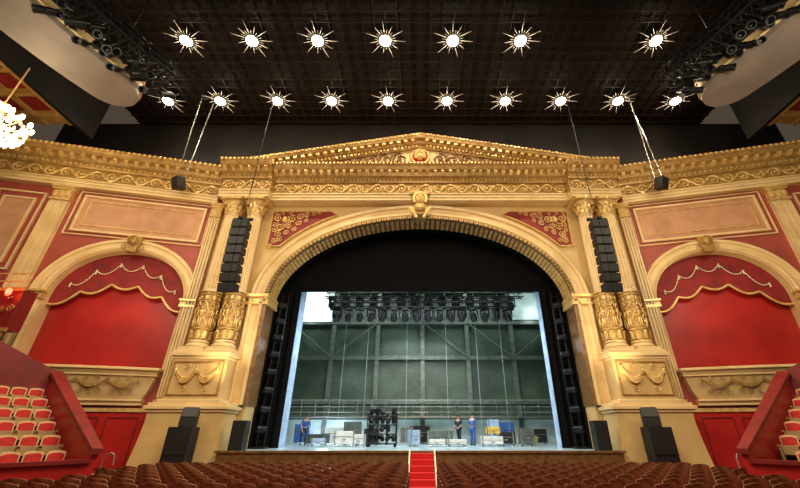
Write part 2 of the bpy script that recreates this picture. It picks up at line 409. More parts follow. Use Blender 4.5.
# ------------------------------------------------------------ side walls
c,a_,b_,z0_=3.6,2.95,2.55,7.6
for k,MM,side in((1,MR,'right'),(-1,ML,'left')):
    mi=(k<0)
    m=MB(); m.box(0.0,c-a_,0,1.2,0,ZT); m.box(c+a_,14,0,1.2,0,ZT); m.box(c-a_,c+a_,0,1.2,0,4.3); arch_strip(m,arch_path(a_,b_,z0_,4.3,32,c),ZT,0,1.2)
    m.box(c-a_-.2,c+a_+.2,1.2,1.35,3,ZT-2)
    struct(meshobj('wall_'+side,m,ROSE,M=MM,mirror=mi,smooth=False),'dusty rose plastered side wall with arched niche')
    e=empty('trim_%d'%(4 if k<0 else 5),'gilded entablature running along the side wall','trim',MM); e['kind']='structure'
    entab(.35,14,-.35,e,mi,dx=.5)
    # niche
    ni=empty('arched_niche','arched red niche framed in gilded plaster with draped valance','niche',MM)
    m=MB(); m.sweep(arch_path(a_,b_,z0_,4.3,36,c),[(0,.05),(0,-.14),(.08,-.2),(.16,-.12),(.36,-.10),(.4,-.2),(.52,-.22),(.56,-.12),(.56,.05)])
    m.sweep(arch_path(a_,b_,z0_,4.3,36,c),[(-.05,-.05),(.02,-.05),(.02,.75),(-.05,.75)])
    meshobj('niche_archivolt',m,CREAM,ni,mirror=mi)
    m=MB(); m.poly([(x,z) for x,z,_,_ in arch_path(a_+.05,b_+.05,z0_,4.2,32,c)],.72,.85); meshobj('niche_back_panel',m,RED,ni,mirror=mi,smooth=False)
    # valance
    def low(x):
        u=(x-(c-a_))/(2*a_)
        q=abs(u-.5)*2
        return 8.5-1.25*q**1.6-.30*abs(math.sin(u*pi*5))
    m=MB(); R=[]
    for i in range(81):
        x=c-a_+.03+(2*a_-.06)*i/80; zt=z0_+b_*math.sqrt(max(0,1-((x-c)/a_)**2))-.02
        zb=min(low(x),zt-.03); y=.42
        R.append([(x,y,zb),(x,y,zt),(x,y+.06,zt),(x,y+.06,zb)])
    m.rings(R); meshobj('valance',m,VEL,ni,mirror=mi,smooth=False)
    m=MB(); m.tube([(c-a_+.05+(2*a_-.1)*i/100,.36,low(c-a_+.05+(2*a_-.1)*i/100)-.02) for i in range(101)],.055,6); meshobj('valance_border',m,GOLDL,ni,mirror=mi)
    m=MB()
    XS=[c-2.3,c-1.45,c-.5,c+.5,c+1.45,c+2.3]
    ZS=[8.3,9.05,9.5,9.5,9.05,8.3]
    for i in range(5):
        P=[]
        for j in range(11):
            u=j/10; P.append((XS[i]+(XS[i+1]-XS[i])*u,.36,ZS[i]+(ZS[i+1]-ZS[i])*u-.36*4*u*(1-u)))
        m.tube(P,.02,5)
        for x_,y_,z_ in P[1:-1]: m.ell((x_,y_-.02,z_),(.045,.03,.03),5,3)
    for x,z in zip(XS,ZS): tassel(m,x,z,.35,.12)
    meshobj('valance_swags',m,WHT,ni,mirror=mi)
    m=MB(); m.poly([(c-.22,9.95),(c+.22,9.95),(c+.34,10.8),(c-.34,10.8)],-.4,-.05); mask_head(m,c,-.45,10.5,.42)
    for q in(-1,1): spiral(m,c+q*.38,10.25,.18,-.3,q,pi/2)
    meshobj('niche_keystone',m,GOLD,ni,mirror=mi)
    m=MB()
    for q in(-1,1):
        a,b=sorted((c+q*(a_-.08),c+q*(a_+.6))); m.box(a,b,-.28,.1,z0_-.28,z0_-.16); m.box(a,b,-.2,.1,z0_-.16,z0_+.02); m.box(a-.03,b+.03,-.32,.1,z0_+.02,z0_+.12)
    meshobj('niche_impost',m,GOLDL,ni,mirror=mi,smooth=False)
    # upper panel
    up=empty('upper_wall_panel','tan panel in double cream frame on rose red wall','wall panel',MM)
    m=MB(); rect_frame(m,.58,7.0,10.72,13.26,.06,0,-.1); rect_frame(m,.82,6.75,10.92,13.06,.12,0,-.12); meshobj('cream_frame',m,CREAM,up,mirror=mi,smooth=False,bevel=.02)
    m=MB(); m.box(.92,6.65,-.04,.02,11.02,12.96); meshobj('tan_field',m,TAN,up,mirror=mi,smooth=False)
    m=MB(); rect_frame(m,1.2,6.38,11.28,12.72,.035,0,-.09); meshobj('inner_bead',m,GOLDL,up,mirror=mi,smooth=False)
    # pilasters
    for s0,s1 in((.02,.5),(7.25,8.05),(10.9,11.7)):
        pl=empty('pilaster','gilded flat pilaster with moulded capital on red wall','pilaster',MM)
        m=MB(); m.box(s0,s1,-.2,.02,0.0,12.6)
        n=3; ww=(s1-s0)/n
        for i in range(n+1): m.box(s0+ww*i-.04+(.04 if i==0 else -.04 if i==n else 0),s0+ww*i+.04+(.04 if i==0 else -.04 if i==n else 0),-.27,-.18,3.2,12.4)
        meshobj('pilaster_shaft',m,CREAM,pl,mirror=mi,smooth=False)
        m=MB()
        for zz0,zz1,g in((12.5,12.6,.05),(12.6,13.1,.0),(13.1,13.22,.08),(13.22,13.35,.14),(2.85,3.1,.06),(0,.4,.06)): m.box(s0-g,s1+g,-.28-g,.02,zz0,zz1)
        if s1-s0>.6:
            for i in range(3): m.ell((s0+ww*(i+.5),-.32,12.85),(ww*.4,.1,.2),6,5)
        meshobj('pilaster_capital',m,GOLDL,pl,mirror=mi,smooth=False)
    op=empty('outer_wall_panel','rose wall panel in gilded rectangular frame','wall panel',MM)
    m=MB(); rect_frame(m,8.4,10.5,8.6,12.9,.08,0,-.1); rect_frame(m,8.75,10.15,8.95,12.55,.10,0,-.08); meshobj('gilt_frame',m,CREAM,op,mirror=mi,smooth=False)
    m=MB(); m.box(8.85,10.05,-.03,.02,9.05,12.45); meshobj('panel_field',m,TAN,op,mirror=mi,smooth=False)
    # balcony console
    bc=empty('box_balcony_front','cream bowed box front with gilded festoons below the niche','balcony front',MM)
    m=MB()
    R=[]
    for z,hw,o in((2.85,2.55,.2),(3.0,2.6,.3),(3.05,2.5,.28),(3.4,2.7,.45),(4.0,2.9,.6),(4.1,2.95,.7),(4.28,3.0,.8),(4.38,3.0,.75)):
        R.append([(c-hw,.0,z)]+[(c-hw+2*hw*i/12,-o*(.72+.28*math.sin(pi*i/12)),z) for i in range(13)]+[(c+hw,.0,z)])
    m.rings(R); meshobj('bowed_front',m,CREAM,bc,mirror=mi)
    m=MB()
    for z,hw,o,r in((4.3,3.0,.79,.07),(4.05,2.93,.64,.04),(3.05,2.55,.32,.05),(2.88,2.55,.24,.04)):
        m.tube([(c-hw,0,z)]+[(c-hw+2*hw*i/12,-o*(.72+.28*math.sin(pi*i/12))-.02,z) for i in range(13)]+[(c+hw,0,z)],r,6)
    meshobj('balcony_moulding',m,CREAM,bc,mirror=mi)
    m=MB()
    for i in range(4):
        x0=c-2.35+i*1.175; swag(m,x0,x0+1.175,3.88,.26,-.64,.05,n=22)
        spiral(m,x0+.38,3.9,.1,-.66,1); spiral(m,x0+.8,3.9,.1,-.66,-1); spiral(m,x0+.25,3.42,.12,-.56,1); spiral(m,x0+.92,3.42,.12,-.56,-1); spiral(m,x0+.58,3.36,.1,-.54,1)
    for i in range(5): tassel(m,c-2.35+i*1.175,3.92,-.6,.12)
    meshobj('festoon_relief',m,GOLD,bc,mirror=mi)
    # dado
    dd=empty('dado_panel','red dado panel with gilded rails low on the side wall','wall panel',MM)
    m=MB(); m.box(.6,7.2,-.06,.02,.35,2.6); meshobj('red_field',m,RED,dd,mirror=mi,smooth=False)
    m=MB(); m.box(.6,7.2,-.14,.0,2.6,2.75); m.box(.6,7.2,-.12,.0,0,.35); meshobj('dado_rail',m,GOLDL,dd,mirror=mi,smooth=False)
    m=MB(); rect_frame(m,1.0,2.2,.5,2.4,.04,-.05,-.1); rect_frame(m,2.5,6.6,.5,2.4,.04,-.05,-.1); meshobj('dado_frame',m,DRED,dd,mirror=mi,smooth=False)
# dark upper walls & ceiling
XE=18.9
m=MB(); m.box(-24,24,18.6,18.9,ZT-.2,20.4); struct(meshobj('wall_upper',m,CEIL,smooth=False),'black painted upper wall above the cornice')
m=MB(); m.box(-XE,XE,-2,19,20.4,20.6); struct(meshobj('ceiling',m,CEIL,smooth=False),'black technical ceiling over the auditorium')
m=MB()
for i in range(-32,33): m.box(i*.58-.02,i*.58+.02,2,18.5,20.24,20.3)
for j in range(30): m.box(-XE+.1,XE-.1,2+j*.56-.02,2+j*.56+.02,20.18,20.24)
struct(meshobj('ceiling_grid',m,GRID,smooth=False),'dark metal mesh grid hung under the ceiling')
for k in(-1,1):
    m=MB(); a,b=sorted((k*(XE-.1),k*(XE+.1))); m.box(a,b,-2,16.2,16.8,20.4); struct(meshobj('wall_fascia',m,CEIL,smooth=False),'black fascia at the edge of the ceiling')
    m=MB(); a,b=sorted((k*(XE+.1),k*25)); m.box(a,b,-2,15.2,17.0,17.2)
    for j in range(12): m.box(a,b,-1+j*1.4,-.82+j*1.4,16.85,17.0)
    for x in (19.2,20.6,22.0,23.4): m.box(k*x-.09,k*x+.09,-2,15.2,16.86,17.0)
    struct(meshobj('ceiling_side',m,GOLD,smooth=False),'coffered gilded ceiling over the side galleries')
    cp=MB()
    for j in range(11):
        for x in(19.9,21.3,22.7): cp.box(k*x-.45,k*x+.45,-.65+j*1.4,.2+j*1.4,16.93,17.02)
    o=meshobj('ceiling_coffer_panels',cp,DRED,smooth=False); struct(o,'red painted ceiling coffer panels')
# ------------------------------------------------------------ ceiling lamps
lam=empty('ceiling_floodlight','glaring warm lamp with added white fins in the shape of its starburst under the ceiling','ceiling light',T(0,12.3,20),'ceiling floodlights')
m=MB(); m.lathe([(.14,.24),(.26,.1),(.33,-.1),(.36,-.12),(.36,-.16),(.30,-.15),(.22,-.02),(.02,0)],20); m.cbox((0,0,.26),(.1,.5,.05)); meshobj('lamp_housing',m,BLKM,lam)
m=MB()
for j in range(22):
    a=2*pi*(j+.3)/22; L_=(1.05,.55,.8,.55)[j%4]; w_=.02
    cs,sn=math.cos(a),math.sin(a)
    q=[(.30,-w_),(.30,w_),(L_,.002),(L_,-.002)]
    m.rings([[(r*cs-t*sn,r*sn+t*cs,z) for r,t in q] for z in(-.07,-.05)])
meshobj('starburst_fins',m,STARW,lam,smooth=False)  # fins added to give each lamp the shape of a starburst
m=MB(); m.ell((0,0,-.14),(.29,.29,.15),16,8); meshobj('lamp_glass',m,LAMP,lam)
pos=[(-12.1,12.3),(-8.7,12.3),(-5.3,12.3),(-1.8,12.3),(1.7,12.3),(5.2,12.3),(12.2,12.3)]+[(x,16.2) for x in(-15.4,-12.2,-8.7,-5.4,-1.95,1.65,5.2,8.6,12.1,15.6)]
for i,(x,y) in enumerate(pos):
    M=T(x,y,20)
    if i==0: lam.matrix_world=M
    else: dup(lam,M)
    l=bpy.data.lights.new('flood_light','POINT'); l.energy=70; l.color=(1,.80,.55); l.shadow_soft_size=.2
    lo=bpy.data.objects.new('flood_light',l); COL.objects.link(lo); lo.location=(x,y,19.5)
    l=bpy.data.lights.new('flood_beam','SPOT'); l.energy=700 if y<14 else 400; l.color=(1,.80,.54); l.shadow_soft_size=.2; l.spot_size=2.3; l.spot_blend=.6
    lo=bpy.data.objects.new('flood_beam',l); COL.objects.link(lo); lo.location=(x,y,19.6)
    if y<14: lo.rotation_euler=(.5,0,0)
# ------------------------------------------------------------ galleries with truss
for k in(-1,1):
    ga=empty('lighting_gallery','grey curved gallery slab with rounded end and black lighting truss','lighting gallery',T(0,0,15.5))
    def gp(r,ph): return (k*r*math.sin(ph),5+r*math.cos(ph))
    p0=math.radians(65); rc,hw=15.35,1.15
    outer=[gp(rc+hw,p0+i*.06) for i in range(15)]; inner=[gp(rc-hw,p0+i*.06) for i in range(15)][::-1]
    cx,cy=gp(rc,p0); ux,uy=k*math.sin(p0),math.cos(p0); tx,ty=-k*math.cos(p0),math.sin(p0)
    cap=[(cx-hw*math.cos(t)*ux+hw*math.sin(t)*tx,cy-hw*math.cos(t)*uy+hw*math.sin(t)*ty) for t in [pi*i/14 for i in range(1,14)]]
    pts=outer+inner+cap
    m=MB(); m.rings([[(x,y,0) for x,y in pts],[(x,y,.3) for x,y in pts]]); meshobj('gallery_slab',m,GREY,ga)
    m=MB(); m.rings([[(x,y,z) for x,y in pts] for z in(.3,.8)]); 
    m.tube([(x,y,.32) for x,y in inner+cap],.07,5); m.tube([(x,y,.78) for x,y in inner+cap],.07,5); meshobj('gallery_fascia',m,CREAM,ga)
    m=MB(); m.tube([(x,y,1.6) for x,y in pts],.04,6,closed=True)
    for x,y in pts[::3]: m.tube([(x,y,.7),(x,y,1.6)],.035,5)
    NT=26
    def tp(i,dr,z): x,y=gp(13.35+dr,math.radians(59)+i*.03); return (x,y,z)
    for z,dd2 in((1.2,0),(1.2,.8),(2.2,.4),(.4,.4),(1.7,.2),(1.7,.6)): m.tube([tp(i,dd2,z) for i in range(NT)],.07,6)
    for i in range(NT-1):
        m.tube([tp(i,0,1.2),tp(i+1,.4,2.2)],.04,4); m.tube([tp(i,.8,1.2),tp(i+1,.4,2.2)],.04,4); m.tube([tp(i,0,1.2),tp(i+1,.8,1.2)],.04,4)
        m.tube([tp(i,0,1.2),tp(i+1,.4,.4)],.035,4); m.tube([tp(i,.8,1.2),tp(i+1,.4,.4)],.035,4)
    for i in range(0,NT,5): m.tube([tp(i,.4,2.2),tp(i,.4,4.9)],.04,5)
    meshobj('lighting_truss',m,BLKM,ga)
    for i in range(0,NT*2):
        x,y,z=tp(i*.5,.1+.6*(i%2),.35-.35*(i%3==0)); R=Matrix.Translation((x,y,z))@Matrix.Rotation(-.8,4,'X')@Matrix.Rotation(random.uniform(-.9,.9),4,'Y')
        m=MB(); m.lathe([(.08,.34),(.14,.22),(.14,-.22),(.17,-.30),(.13,-.30),(.05,-.1)],12,M=R); m.box(-.19,.19,-.02,.02,.0,.45,R); meshobj('spotlight',m,BLKM,ga)
# chandelier
ch=empty('chandelier','glowing crystal chandelier with brass arms','chandelier',T(-18.1,11.6,13.45))
m=MB(); m.lathe([(.03,3.4),(.03,1.2),(.15,1.1),(.08,.9),(.2,.5),(.1,0),(.25,-.4),(.05,-.8)],12)
for j in range(14):
    a=2*pi*j/14; m.tube([(.1*math.cos(a),.1*math.sin(a),.1),(.7*math.cos(a),.7*math.sin(a),-.2),(1.15*math.cos(a),1.15*math.sin(a),.0),(1.15*math.cos(a),1.15*math.sin(a),.2)],.025,5)
m.tube([(1.15*math.cos(2*pi*i/28),1.15*math.sin(2*pi*i/28),0) for i in range(28)],.03,5,closed=True)
meshobj('brass_frame',m,GOLDL,ch)
m=MB()
for j in range(14):
    a=2*pi*j/14; m.ell((1.15*math.cos(a),1.15*math.sin(a),.32),(.09,.09,.15),8,5)
for j in range(7):
    a=2*pi*j/7; m.ell((.55*math.cos(a),.55*math.sin(a),.7),(.09,.09,.15),8,5)
meshobj('candle_bulbs',m,BULB,ch)
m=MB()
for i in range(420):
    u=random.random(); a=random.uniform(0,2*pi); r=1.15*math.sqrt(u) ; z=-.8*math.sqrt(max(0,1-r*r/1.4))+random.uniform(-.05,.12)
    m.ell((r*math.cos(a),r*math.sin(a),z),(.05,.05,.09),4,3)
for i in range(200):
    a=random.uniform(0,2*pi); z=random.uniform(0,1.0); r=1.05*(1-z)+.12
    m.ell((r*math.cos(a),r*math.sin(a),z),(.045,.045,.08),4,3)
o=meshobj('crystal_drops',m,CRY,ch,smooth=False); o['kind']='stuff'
def light(kind,loc,e,col=(1,.8,.55),size=1,target=None,spot=1.2,blend=.6,sy=None):
    l=bpy.data.lights.new('lamp_'+kind.lower(),kind); l.energy=e; l.color=col
    if kind=='AREA':
        l.size=size
        if sy: l.shape='RECTANGLE'; l.size_y=sy
    else: l.shadow_soft_size=size
    if kind=='SPOT': l.spot_size=spot; l.spot_blend=blend
    o=bpy.data.objects.new('lamp_or_fill_light',l); COL.objects.link(o); o.location=loc  # one name for real lamps and added fill lights alike
    if target: o.rotation_euler=(Vector(target)-Vector(loc)).to_track_quat('-Z','Y').to_euler()
    return o
light('POINT',(-17.4,11.2,13.4),260,(1,.75,.45),.5)
# ------------------------------------------------------------ speakers
for k in(-1,1):
    la=empty('line_array','black curved line array loudspeaker hanging before the columns','loudspeaker',T(k*8.3,15,0))
    m=MB(); m.cbox((0,0,10.72),(.9,.12,.12)); m.cbox((0,.0,10.66),(.12,.7,.08)); meshobj('rigging_bar',m,BLKM,la)
    m=MB(); m.tube([(-.3,0,10.75),(0,0,12.2)],.012,4); m.tube([(.3,0,10.75),(0,0,12.2)],.012,4); m.tube([(0,0,12.2),(0,0,20.2)],.025,5); meshobj('suspension_cable',m,BLKM,la)
    for i in range(8):
        z=10.4-.43*i; R=Matrix.Translation((0,.02*i*i*.2,z))@Matrix.Rotation(.03*i,4,'X')
        m=MB(); m.rings([[(-.38,-.25,q*.20),(.38,-.25,q*.20),(.32,.3,q*.16),(-.32,.3,q*.16)] for q in(-1,1)]); o=meshobj('speaker_cabinet',m,BLKP,la,M=R,smooth=False,bevel=.02)
        m=MB(); m.box(-.35,-.08,-.27,-.24,-.16,.16); m.box(.08,.35,-.27,-.24,-.16,.16); m.box(-.06,.06,-.29,-.24,-.17,.17); meshobj('grille',m,GRIL,o,smooth=False)
    hs=empty('hanging_loudspeaker','small black loudspeaker suspended on steel bars','loudspeaker',T(k*12.9,16.2,13.7))
    m=MB(); m.rings([[(-.28,-.25,q*.32),(.28,-.25,q*.32),(.2,.25,q*.32),(-.2,.25,q*.32)] for q in(-1,1)],M=Matrix.Rotation(k*.5,4,'Z')@Matrix.Rotation(.35,4,'X')); meshobj('speaker_cabinet',m,BLKP,hs,smooth=False,bevel=.02)
    m=MB(); m.tube([(-.22,0,.3),(-.28,-.3,6.4)],.03,5); m.tube([(.22,0,.3),(.1,.3,6.4)],.03,5); m.tube([(-.3,0,.36),(.3,0,.36)],.04,5); m.tube([(-.4,0,6.4),(.3,0,6.4)],.04,5); meshobj('suspension_bars',m,CHR,hs)
def cabinet(name,label,x,y,z,w,d,h,rz=0,rx=0,wedge=False):
    e=empty(name,label,'loudspeaker',T(x,y,z,rz)@Matrix.Rotation(rx,4,'X'))
    m=MB()
    if wedge: m.rings([[(xx,-d/2,0),(xx,d/2,0),(xx,d/2,h*.75),(xx,d*.1,h),(xx,-d/2,h*.45)] for xx in(-w/2,w/2)])
    else: m.box(-w/2,w/2,-d/2,d/2,0,h)
    meshobj('speaker_body',m,BLKP,e,smooth=False,bevel=.02)
    m=MB()
    if wedge: m.add([(-w*.44,-d/2+.0,h*.5),(w*.44,-d/2,h*.5),(w*.44,d*.05,h*.99),(-w*.44,d*.05,h*.99),(-w*.44,-d/2-.03,h*.52),(w*.44,-d/2-.03,h*.52),(w*.44,d*.05-.03,h*1.03),(-w*.44,d*.05-.03,h*1.03)],[(3,2,1,0),(4,5,6,7),(0,1,5,4),(1,2,6,5),(2,3,7,6),(3,0,4,7)])
    else: m.box(-w*.44,w*.44,-d/2-.025,-d/2,h*.08,h*.92)
    meshobj('speaker_grille',m,GRIL,e,smooth=False)
for k in(-1,1):
    x=k*9.1
    cabinet('subwoofer','large black subwoofer standing on the floor beside the stage',x,16.0,0,.9,.6,1.0)
    cabinet('subwoofer','large black loudspeaker stacked on a subwoofer',x,16.0,1.0,.9,.6,1.0)
    cabinet('stage_monitor','tilted black wedge loudspeaker on top of the speaker stack',x-k*.1,16.0,2.0,.6,.5,.68,wedge=True,rz=-k*.4)
    cabinet('front_loudspeaker','black loudspeaker box on the stage beside the arch',k*7.35,17.0,1.15,.55,.5,1.1)
# ------------------------------------------------------------ floors / stage
m=MB(); m.box(-25,25,-3,18,-.2,0); struct(meshobj('floor',m,FLO,smooth=False),'dark auditorium floor')
m=MB(); m.box(-7.78,7.78,16.5,20.2,0,1.15); m.box(-13,13,20.2,31,0,1.15); struct(meshobj('floor_stage',m,STG,smooth=False),'pale blue grey stage floor')
m=MB(); m.box(-7.85,7.85,16.42,16.5,0,1.1); m.box(-7.95,7.95,16.36,16.55,1.1,1.18); struct(meshobj('trim_6',m,BRONZE,smooth=False),'dark wooden stage front')
# stairs
st=empty('stage_steps','red carpeted steps with pale side strings up to the stage','stairs',T(.08,16.35,0))
m=MB()
for i in range(6): m.box(-.45,.45,-(6-i)*.3,-.0,i*.183,(i+1)*.183)
meshobj('carpeted_treads',m,CARP,st,smooth=False,bevel=.015)
for k in(-1,1):
    m=MB(); m.rings([[(x,-1.9,0),(x,-1.75,.25),(x,-.05,1.25),(x,0,1.25),(x,0,0)] for x in(k*.45,k*.50)]); meshobj('stringer',m,WHT,st,smooth=False)
# portal drapes
bd=empty('stage_border','black stage masking border behind the arch','stage curtain',T(0,20.35,0))
m=MB(); m.box(-9.5,9.5,0,.12,9.1,15); meshobj('border_cloth',m,BLACK,bd,smooth=False)
for k in(-1,1):
    lg=empty('masking_curtain','black velour masking curtain beside the stage opening','stage curtain',T(k*8.58,20.35,1.15))
    m=MB(); m.rings([[(-1.7+3.4*i/40,.06*math.sin(i*1.3),0) for i in range(41)]+[(-1.7+3.4*i/40,.1+.06*math.sin(i*1.3),0) for i in range(40,-1,-1)],[(-1.7+3.4*i/40,.06*math.sin(i*1.3),8.2) for i in range(41)]+[(-1.7+3.4*i/40,.1+.06*math.sin(i*1.3),8.2) for i in range(40,-1,-1)]]); meshobj('curtain_cloth',m,BLACK,lg)
    lg=empty('side_drape','pale blue lit drape along the side of the stage','stage curtain',T(k*7.08,20.8,1.15))
    m=MB(); P=[(.05*math.sin(i*1.4),i*.1) for i in range(9 if k>0 else 11)]
    m.rings([[(x,y,z) for x,y in P]+[(x+.05,y,z) for x,y in P[::-1]] for z in(0,10.5)]); meshobj('drape_cloth',m,BLUEW,lg)
    tw=empty('side_light_tower','black ladder tower with side spotlights beside the opening','lighting tower',T(k*7.35,19.4,1.15))
    m=MB()
    for dx in(-.18,.18): m.tube([(dx,0,0),(dx,0,7.4)],.035,6)
    for i in range(15): m.tube([(-.18,0,.3+i*.5),(.18,0,.3+i*.5)],.02,5)
    m.cbox((0,0,.04),(.6,.6,.08)); meshobj('ladder_frame',m,BLKM,tw)
    for i in range(8):
        R=Matrix.Translation((0,-.15,.8+i*.85))@Matrix.Rotation(k*.9,4,'Z')@Matrix.Rotation(pi/2,4,'X')
        m=MB(); m.lathe([(.06,-.25),(.14,-.18),(.15,.15),(.17,.22),(.13,.22),(.04,.05)],12,M=R); m.box(-.19,-.16,-.05,.05,-.1,.1,R); meshobj('spotlight',m,BLKM,tw)
# stage house
for nm,bx,mt,lb in(('wall_stage_back',(-13,13,30.5,30.8,0,18),TEAL,'grey green back wall of the stage'),('wall_stage_left',(-13.2,-13,20.2,30.8,0,18),TEAL,'grey green stage side wall'),('wall_stage_right',(13,13.2,20.2,30.8,0,18),TEAL,'grey green stage side wall'),('ceiling_stage',(-13.2,13.2,20.2,30.8,18,18.2),CEIL,'dark stage house ceiling')):
    m=MB(); m.box(*bx); struct(meshobj(nm,m,mt,smooth=False),lb)
m=MB(); m.box(-13,13,30.3,30.5,1.15,2.7); struct(meshobj('trim_7',m,WSTG,smooth=False),'white strip for the light along the foot of the stage back wall')  # white light at the foot of the wall painted as a strip
sf=empty('steel_frame','grey steel columns, girders and braces against the stage back wall','steel structure',T(0,30.1,0))
for x in(-10.6,-7.0,-3.4,.2,3.8,7.4,11):
    m=MB(); m.box(x-.16,x+.16,-.03,.0,1.15,17.5); m.box(x-.16,x+.16,.3,.33,1.15,17.5); m.box(x-.03,x+.03,0,.3,1.15,17.5); meshobj('steel_column',m,STEEL,sf,smooth=False)
for z in(3.9,7.1,9.9,12.6):
    m=MB(); m.box(-13,13,-.1,-.06,z-.12,z+.12); m.box(-13,13,-.12,.1,z+.12,z+.15); m.box(-13,13,-.12,.1,z-.15,z-.12); meshobj('steel_girder',m,STEEL,sf,smooth=False)
for x0,x1,z0,z1 in((-7,-3.4,7.1,9.9),(3.8,7.4,9.9,7.1),(-3.4,.2,9.9,12.6),(.2,3.8,9.9,7.1),(7.4,11,7.1,9.9),(-10.6,-7,9.9,7.1)):
    m=MB(); m.tube([(x0,-.1,z0),(x1,-.1,z1)],.07,6); meshobj('diagonal_brace',m,STEEL,sf)
gr=empty('guard_rail','pale steel guard rail of the rear stage gallery','railing',T(0,29,0))
m=MB()
for z in(3.15,3.5,3.95): m.tube([(-12.5,0,z),(12.5,0,z)],.03,5)
for i in range(26): m.tube([(-12.5+i,0,2.9),(-12.5+i,0,3.95)],.025,5)
m.box(-12.8,12.8,-.1,1.0,2.8,2.9); meshobj('rail_tubes',m,CHR,gr)
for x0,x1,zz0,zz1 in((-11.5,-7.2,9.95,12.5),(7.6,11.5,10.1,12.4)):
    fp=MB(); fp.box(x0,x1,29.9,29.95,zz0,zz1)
    e=empty('bright_area_panel','pale panel put in for a bright area on the stage back wall','glow panel',T(0,0,0)); meshobj('panel_sheet',fp,GLOWA if x0<0 else WSTG,e,smooth=False)  # bright area made as a pale panel; the left one glows by itself
# trusses on stage
for yy,zz,hw in((23.6,9.35,5.9),(25.2,10.6,7.0)):
    tr=empty('stage_truss','black lighting truss flown above the stage','truss',T(.3,yy,zz))
    m=MB()
    for dy,dz in((-.2,-.2),(.2,-.2),(-.2,.2),(.2,.2)): m.tube([(-hw,dy,dz),(hw,dy,dz)],.045,6)
    n=int(hw*4)
    for i in range(n):
        x0=-hw+2*hw*i/n;x1=-hw+2*hw*(i+1)/n; s_=1 if i%2 else -1
        m.tube([(x0,-.2,-.2*s_),(x1,-.2,.2*s_)],.025,4); m.tube([(x0,-.2*s_,-.2),(x1,.2*s_,-.2)],.025,4)
    for x in(-hw*.8,0,hw*.8): m.tube([(x,0,.2),(x,0,7)],.02,4)
    meshobj('truss_frame',m,BLKM,tr)
mh=empty('moving_head_light','black moving head stage light hanging under the truss','stage light',T(-5.4,23.6,9.12),'moving lights on the truss')
m=MB(); m.cbox((0,0,-.08),(.4,.4,.16)); m.box(-.3,-.22,-.09,.09,-.65,-.12); m.box(.22,.3,-.09,.09,-.65,-.12); meshobj('yoke',m,BLKM,mh,smooth=False)
m=MB(); R=Matrix.Translation((0,0,-.58))@Matrix.Rotation(.5,4,'X'); m.lathe([(.07,.3),(.19,.2),(.21,-.12),(.17,-.32),(.15,-.32),(.03,-.24)],12,M=R); meshobj('lamp_head',m,BLKM,mh)
for i in range(1,16): dup(mh,T(-5.4+i*.74,23.6,9.12,random.uniform(-.8,.8)))
for i in range(14): dup(mh,T(-6.2+i*.97,25.2,10.37,random.uniform(-.8,.8)))
for x in(-5.2,-3.6,-.9,1.8,3.9,5.6):
    rp=empty('fly_rope','thin pale rope hanging over the stage','rope',T(x,26,1.15))
    m=MB(); m.tube([(0,0,0.02),(0,0,14)],.010,5); meshobj('rope_line',m,WSTG,rp)
# scenery items
def flight(x,y,w,d,h,mt,label,name='flight_case',rz=0,z=1.15):
    e=empty(name,label,'case',T(x,y,z,rz))
    m=MB(); m.box(-w/2,w/2,-d/2,d/2,.12,h); meshobj('case_body',m,mt,e,smooth=False,bevel=.015)
    m=MB()
    for q in(-1,1):
        for r in(-1,1):
            m.box(q*w/2-.025,q*w/2+.025,r*d/2-.025,r*d/2+.025,.1,h+.01)
            m.rings([[(q*(w/2-.1)+s_*.03,r*(d/2-.1)+.05*math.cos(t),.05+.05*math.sin(t)) for t in [2*pi*i/8 for i in range(8)]] for s_ in(-1,1)])
    m.box(-w/2-.01,w/2+.01,-d/2-.015,-d/2,h*.62,h*.66); m.box(-.08,.08,-d/2-.03,-d/2,h*.4,h*.5)
    meshobj('case_fittings',m,CHR,e,smooth=False)
flight(-4.2,23.2,1.0,.7,.75,WHITEP,'white equipment case on castors',rz=.2)
flight(-3.4,23.6,.6,.6,.6,WHITEP,'small white case beside a larger one')
flight(-6.0,24.6,1.1,.7,.6,STEEL,'grey equipment case on castors',rz=-.3)
flight(-5.6,23.0,.7,.5,.4,BLUEW,'small pale blue crate on the stage','plastic_crate',rz=.4)
flight(-4.3,26.5,1.0,.6,1.3,STEEL,'tall grey equipment case on castors')
flight(-5.6,27.5,1.4,.6,1.0,WHITEP,'wide white equipment case on castors',rz=.15)
flight(-7.9,28.2,1.0,.6,1.2,BLUEC,'tall blue equipment case on castors')
flight(-3.0,26.0,.9,.6,.9,BLKP,'black equipment case on castors')
flight(-.35,22.6,.5,.5,.8,BLUEW,'pale blue upright case',rz=.5)
flight(-.9,27.0,.7,.5,1.0,STEEL,'grey upright equipment case')
flight(.95,22.8,.9,.6,.35,WHITEP,'low white crate on castors',rz=-.1)
flight(2.0,22.8,1.0,.6,.35,WHITEP,'low white crate on castors',rz=.12)
flight(1.3,26.8,1.6,.7,.8,STEEL,'wide grey equipment case on castors')
flight(.0,28.3,1.2,.6,1.1,BLKP,'wide black equipment case on castors',rz=.3)
flight(3.9,22.8,1.1,.7,.5,WHITEP,'low pale crate under a yellow box')
flight(4.0,22.8,.7,.5,.45,YEL,'yellow plastic crate on top of a pale crate','plastic_crate',z=1.66)
flight(4.5,25.4,.6,.6,1.4,BLUEW,'tall pale blue case on castors')
flight(5.0,24.0,.8,.6,.7,BLKP,'black equipment case on castors',rz=-.4)
flight(5.9,23.2,.7,.6,.9,STEEL,'tall grey equipment case on castors')
flight(5.6,27.4,1.0,.6,1.3,BLUEC,'tall blue equipment case on castors',rz=.2)
flight(7.4,26.6,1.2,.6,.9,BLKP,'black equipment case on castors')
